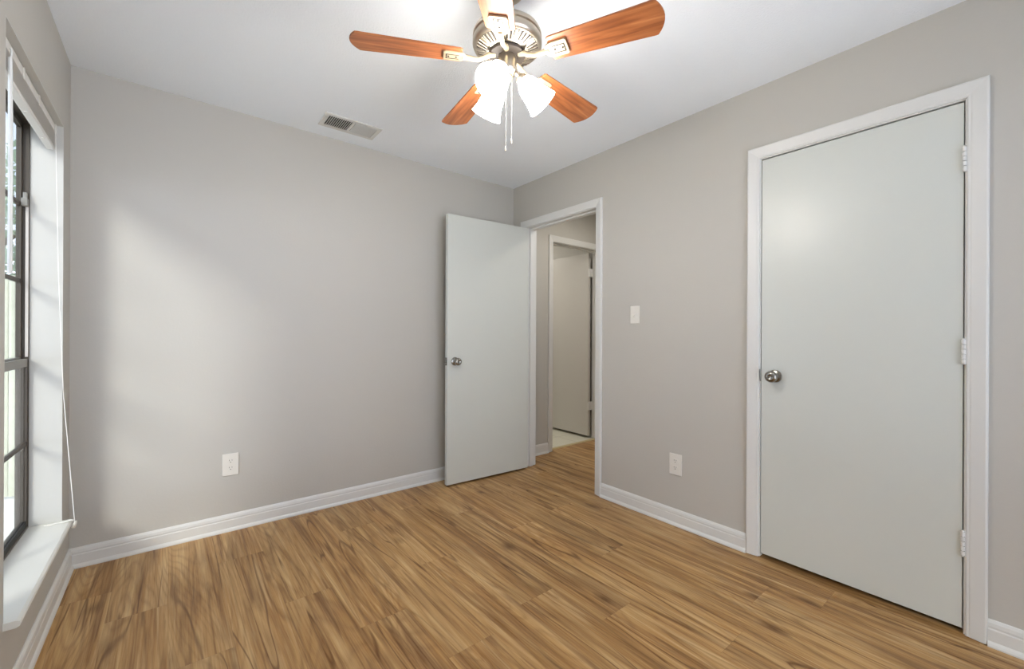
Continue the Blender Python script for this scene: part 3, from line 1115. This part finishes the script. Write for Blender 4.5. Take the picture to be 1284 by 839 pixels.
# pull chains
cz = 2.066
for (dx, zb, drop) in ((-0.0035, 1.828, 'fob'), (0.017, 1.862, 'fob')):
    p = Rv * dx + Fv * (-0.010 if dx < 0 else 0.006)
    bm = B()
    tube(bm, [p + Vector((0, 0, Z(2.085))), p + Vector((0, 0, Z(zb)))], 0.0007, 6)
    z = 2.06
    while z > zb:
        lathe(bm, [(0, Z(z) - 0.0016), (0.0012, Z(z)), (0, Z(z) + 0.0016)], 6, Matrix.Translation(p))
        z -= 0.0055
    ch = obj('pull_chain', bm, M['chain'], fan)
    bm = B()
    lathe(bm, [(0, 0.0), (0.0016, -0.001), (0.0022, -0.006), (0.0030, -0.014), (0.0026, -0.019), (0.0, -0.021)], 14, Matrix.Translation(p + Vector((0, 0, Z(zb)))))
    obj('chain_fob', bm, M['chain'], ch, True)

# ------------------------------------------------------------------ outside the windows
bm = B()
box(bm, XO - 0.4, YF - 3.2, 2.52, HX + 0.1, YF - 0.1, 2.62)  # unseen slab added to block sun from the window behind the camera
struct('sun_block_roof', bm, M['trim'], 'added unseen roof keeping sun out of the window behind the camera', 'roof')
GZ = -0.32
bm = B()
box(bm, -30, -30, GZ - 0.1, XO - 0.0, 40, GZ)
box(bm, XO, 5.15, GZ - 0.1, 30, 40, GZ)
tag(obj('gravel_yard', bm, M['bounce_yard']), 'gravel side yard outside the window, made pale to bounce light in', 'ground', kind='structure')
fy = 5.6
fn = thing('wooden_fence', 'pale weathered board fence standing outside beyond window', 'fence', (-1.6, fy, GZ))
bm = B()
x = -3.2
k = 0
while x < 2.4:
    dy = 0.018 if k % 2 else 0.0
    box(bm, x, dy, 0.03, x + 0.052, dy + 0.018, 1.95 + random.uniform(-0.01, 0.01), 0.002, 1)
    x += 0.058
    k += 1
obj('board_panel', bm, M['fence'], fn)
bm = B()
for z in (0.35, 1.0, 1.65):
    box(bm, -3.2, 0.038, z, 2.4, 0.076, z + 0.09)
obj('fence_rail', bm, M['post'], fn)
for x in (-3.2, -1.6, 0.0, 1.6):
    bm = B()
    box(bm, x - 0.05, 0.077, -0.02, x + 0.05, 0.17, 2.0, 0.004, 1)
    obj('fence_post', bm, M['post'], fn)


def tree(x, y, h, r, label, seed):
    rnd = random.Random(seed)
    t = thing('shade_tree', label, 'tree', (x, y, GZ), group='trees beyond the fence')
    bm = B()
    tube(bm, [(0, 0, -0.02), (0.04, 0.02, h * 0.3), (-0.03, 0.05, h * 0.6), (0.0, 0.0, h * 0.8)], [0.16, 0.12, 0.09, 0.04], 10)
    for k in range(5):
        a = k * 1.3 + seed
        tube(bm, [(0, 0.02, h * (0.38 + 0.07 * k)), (0.4 * r * math.cos(a), 0.4 * r * math.sin(a), h * (0.5 + 0.07 * k)), (0.8 * r * math.cos(a), 0.8 * r * math.sin(a), h * (0.58 + 0.08 * k))], [0.05, 0.035, 0.012], 7)
    obj('trunk', bm, M['bark'], t)
    bm = B()
    for k in range(2600):
        while True:
            v = Vector((rnd.uniform(-1, 1), rnd.uniform(-1, 1), rnd.uniform(-1, 1)))
            if 0.25 < v.length < 1:
                break
        c = Vector((v.x * r, v.y * r, h * 0.68 + v.z * h * 0.36))
        s = rnd.uniform(0.06, 0.12)
        n1 = Vector((rnd.uniform(-1, 1), rnd.uniform(-1, 1), rnd.uniform(-1, 1))).normalized()
        n2 = n1.orthogonal().normalized()
        q = [bm.verts.new(c + n1 * s), bm.verts.new(c + n2 * s * 0.45), bm.verts.new(c - n1 * s), bm.verts.new(c - n2 * s * 0.45)]
        bm.faces.new(q)
    tag(obj('foliage', bm, M['leaf'], t), kind='stuff')


tree(-2.3, 9.5, 4.2, 1.5, 'pale leafy tree nearer the fence, seen through window', 3)
tree(-4.4, 12.5, 5.4, 2.0, 'taller pale leafy tree farther behind the fence', 5)
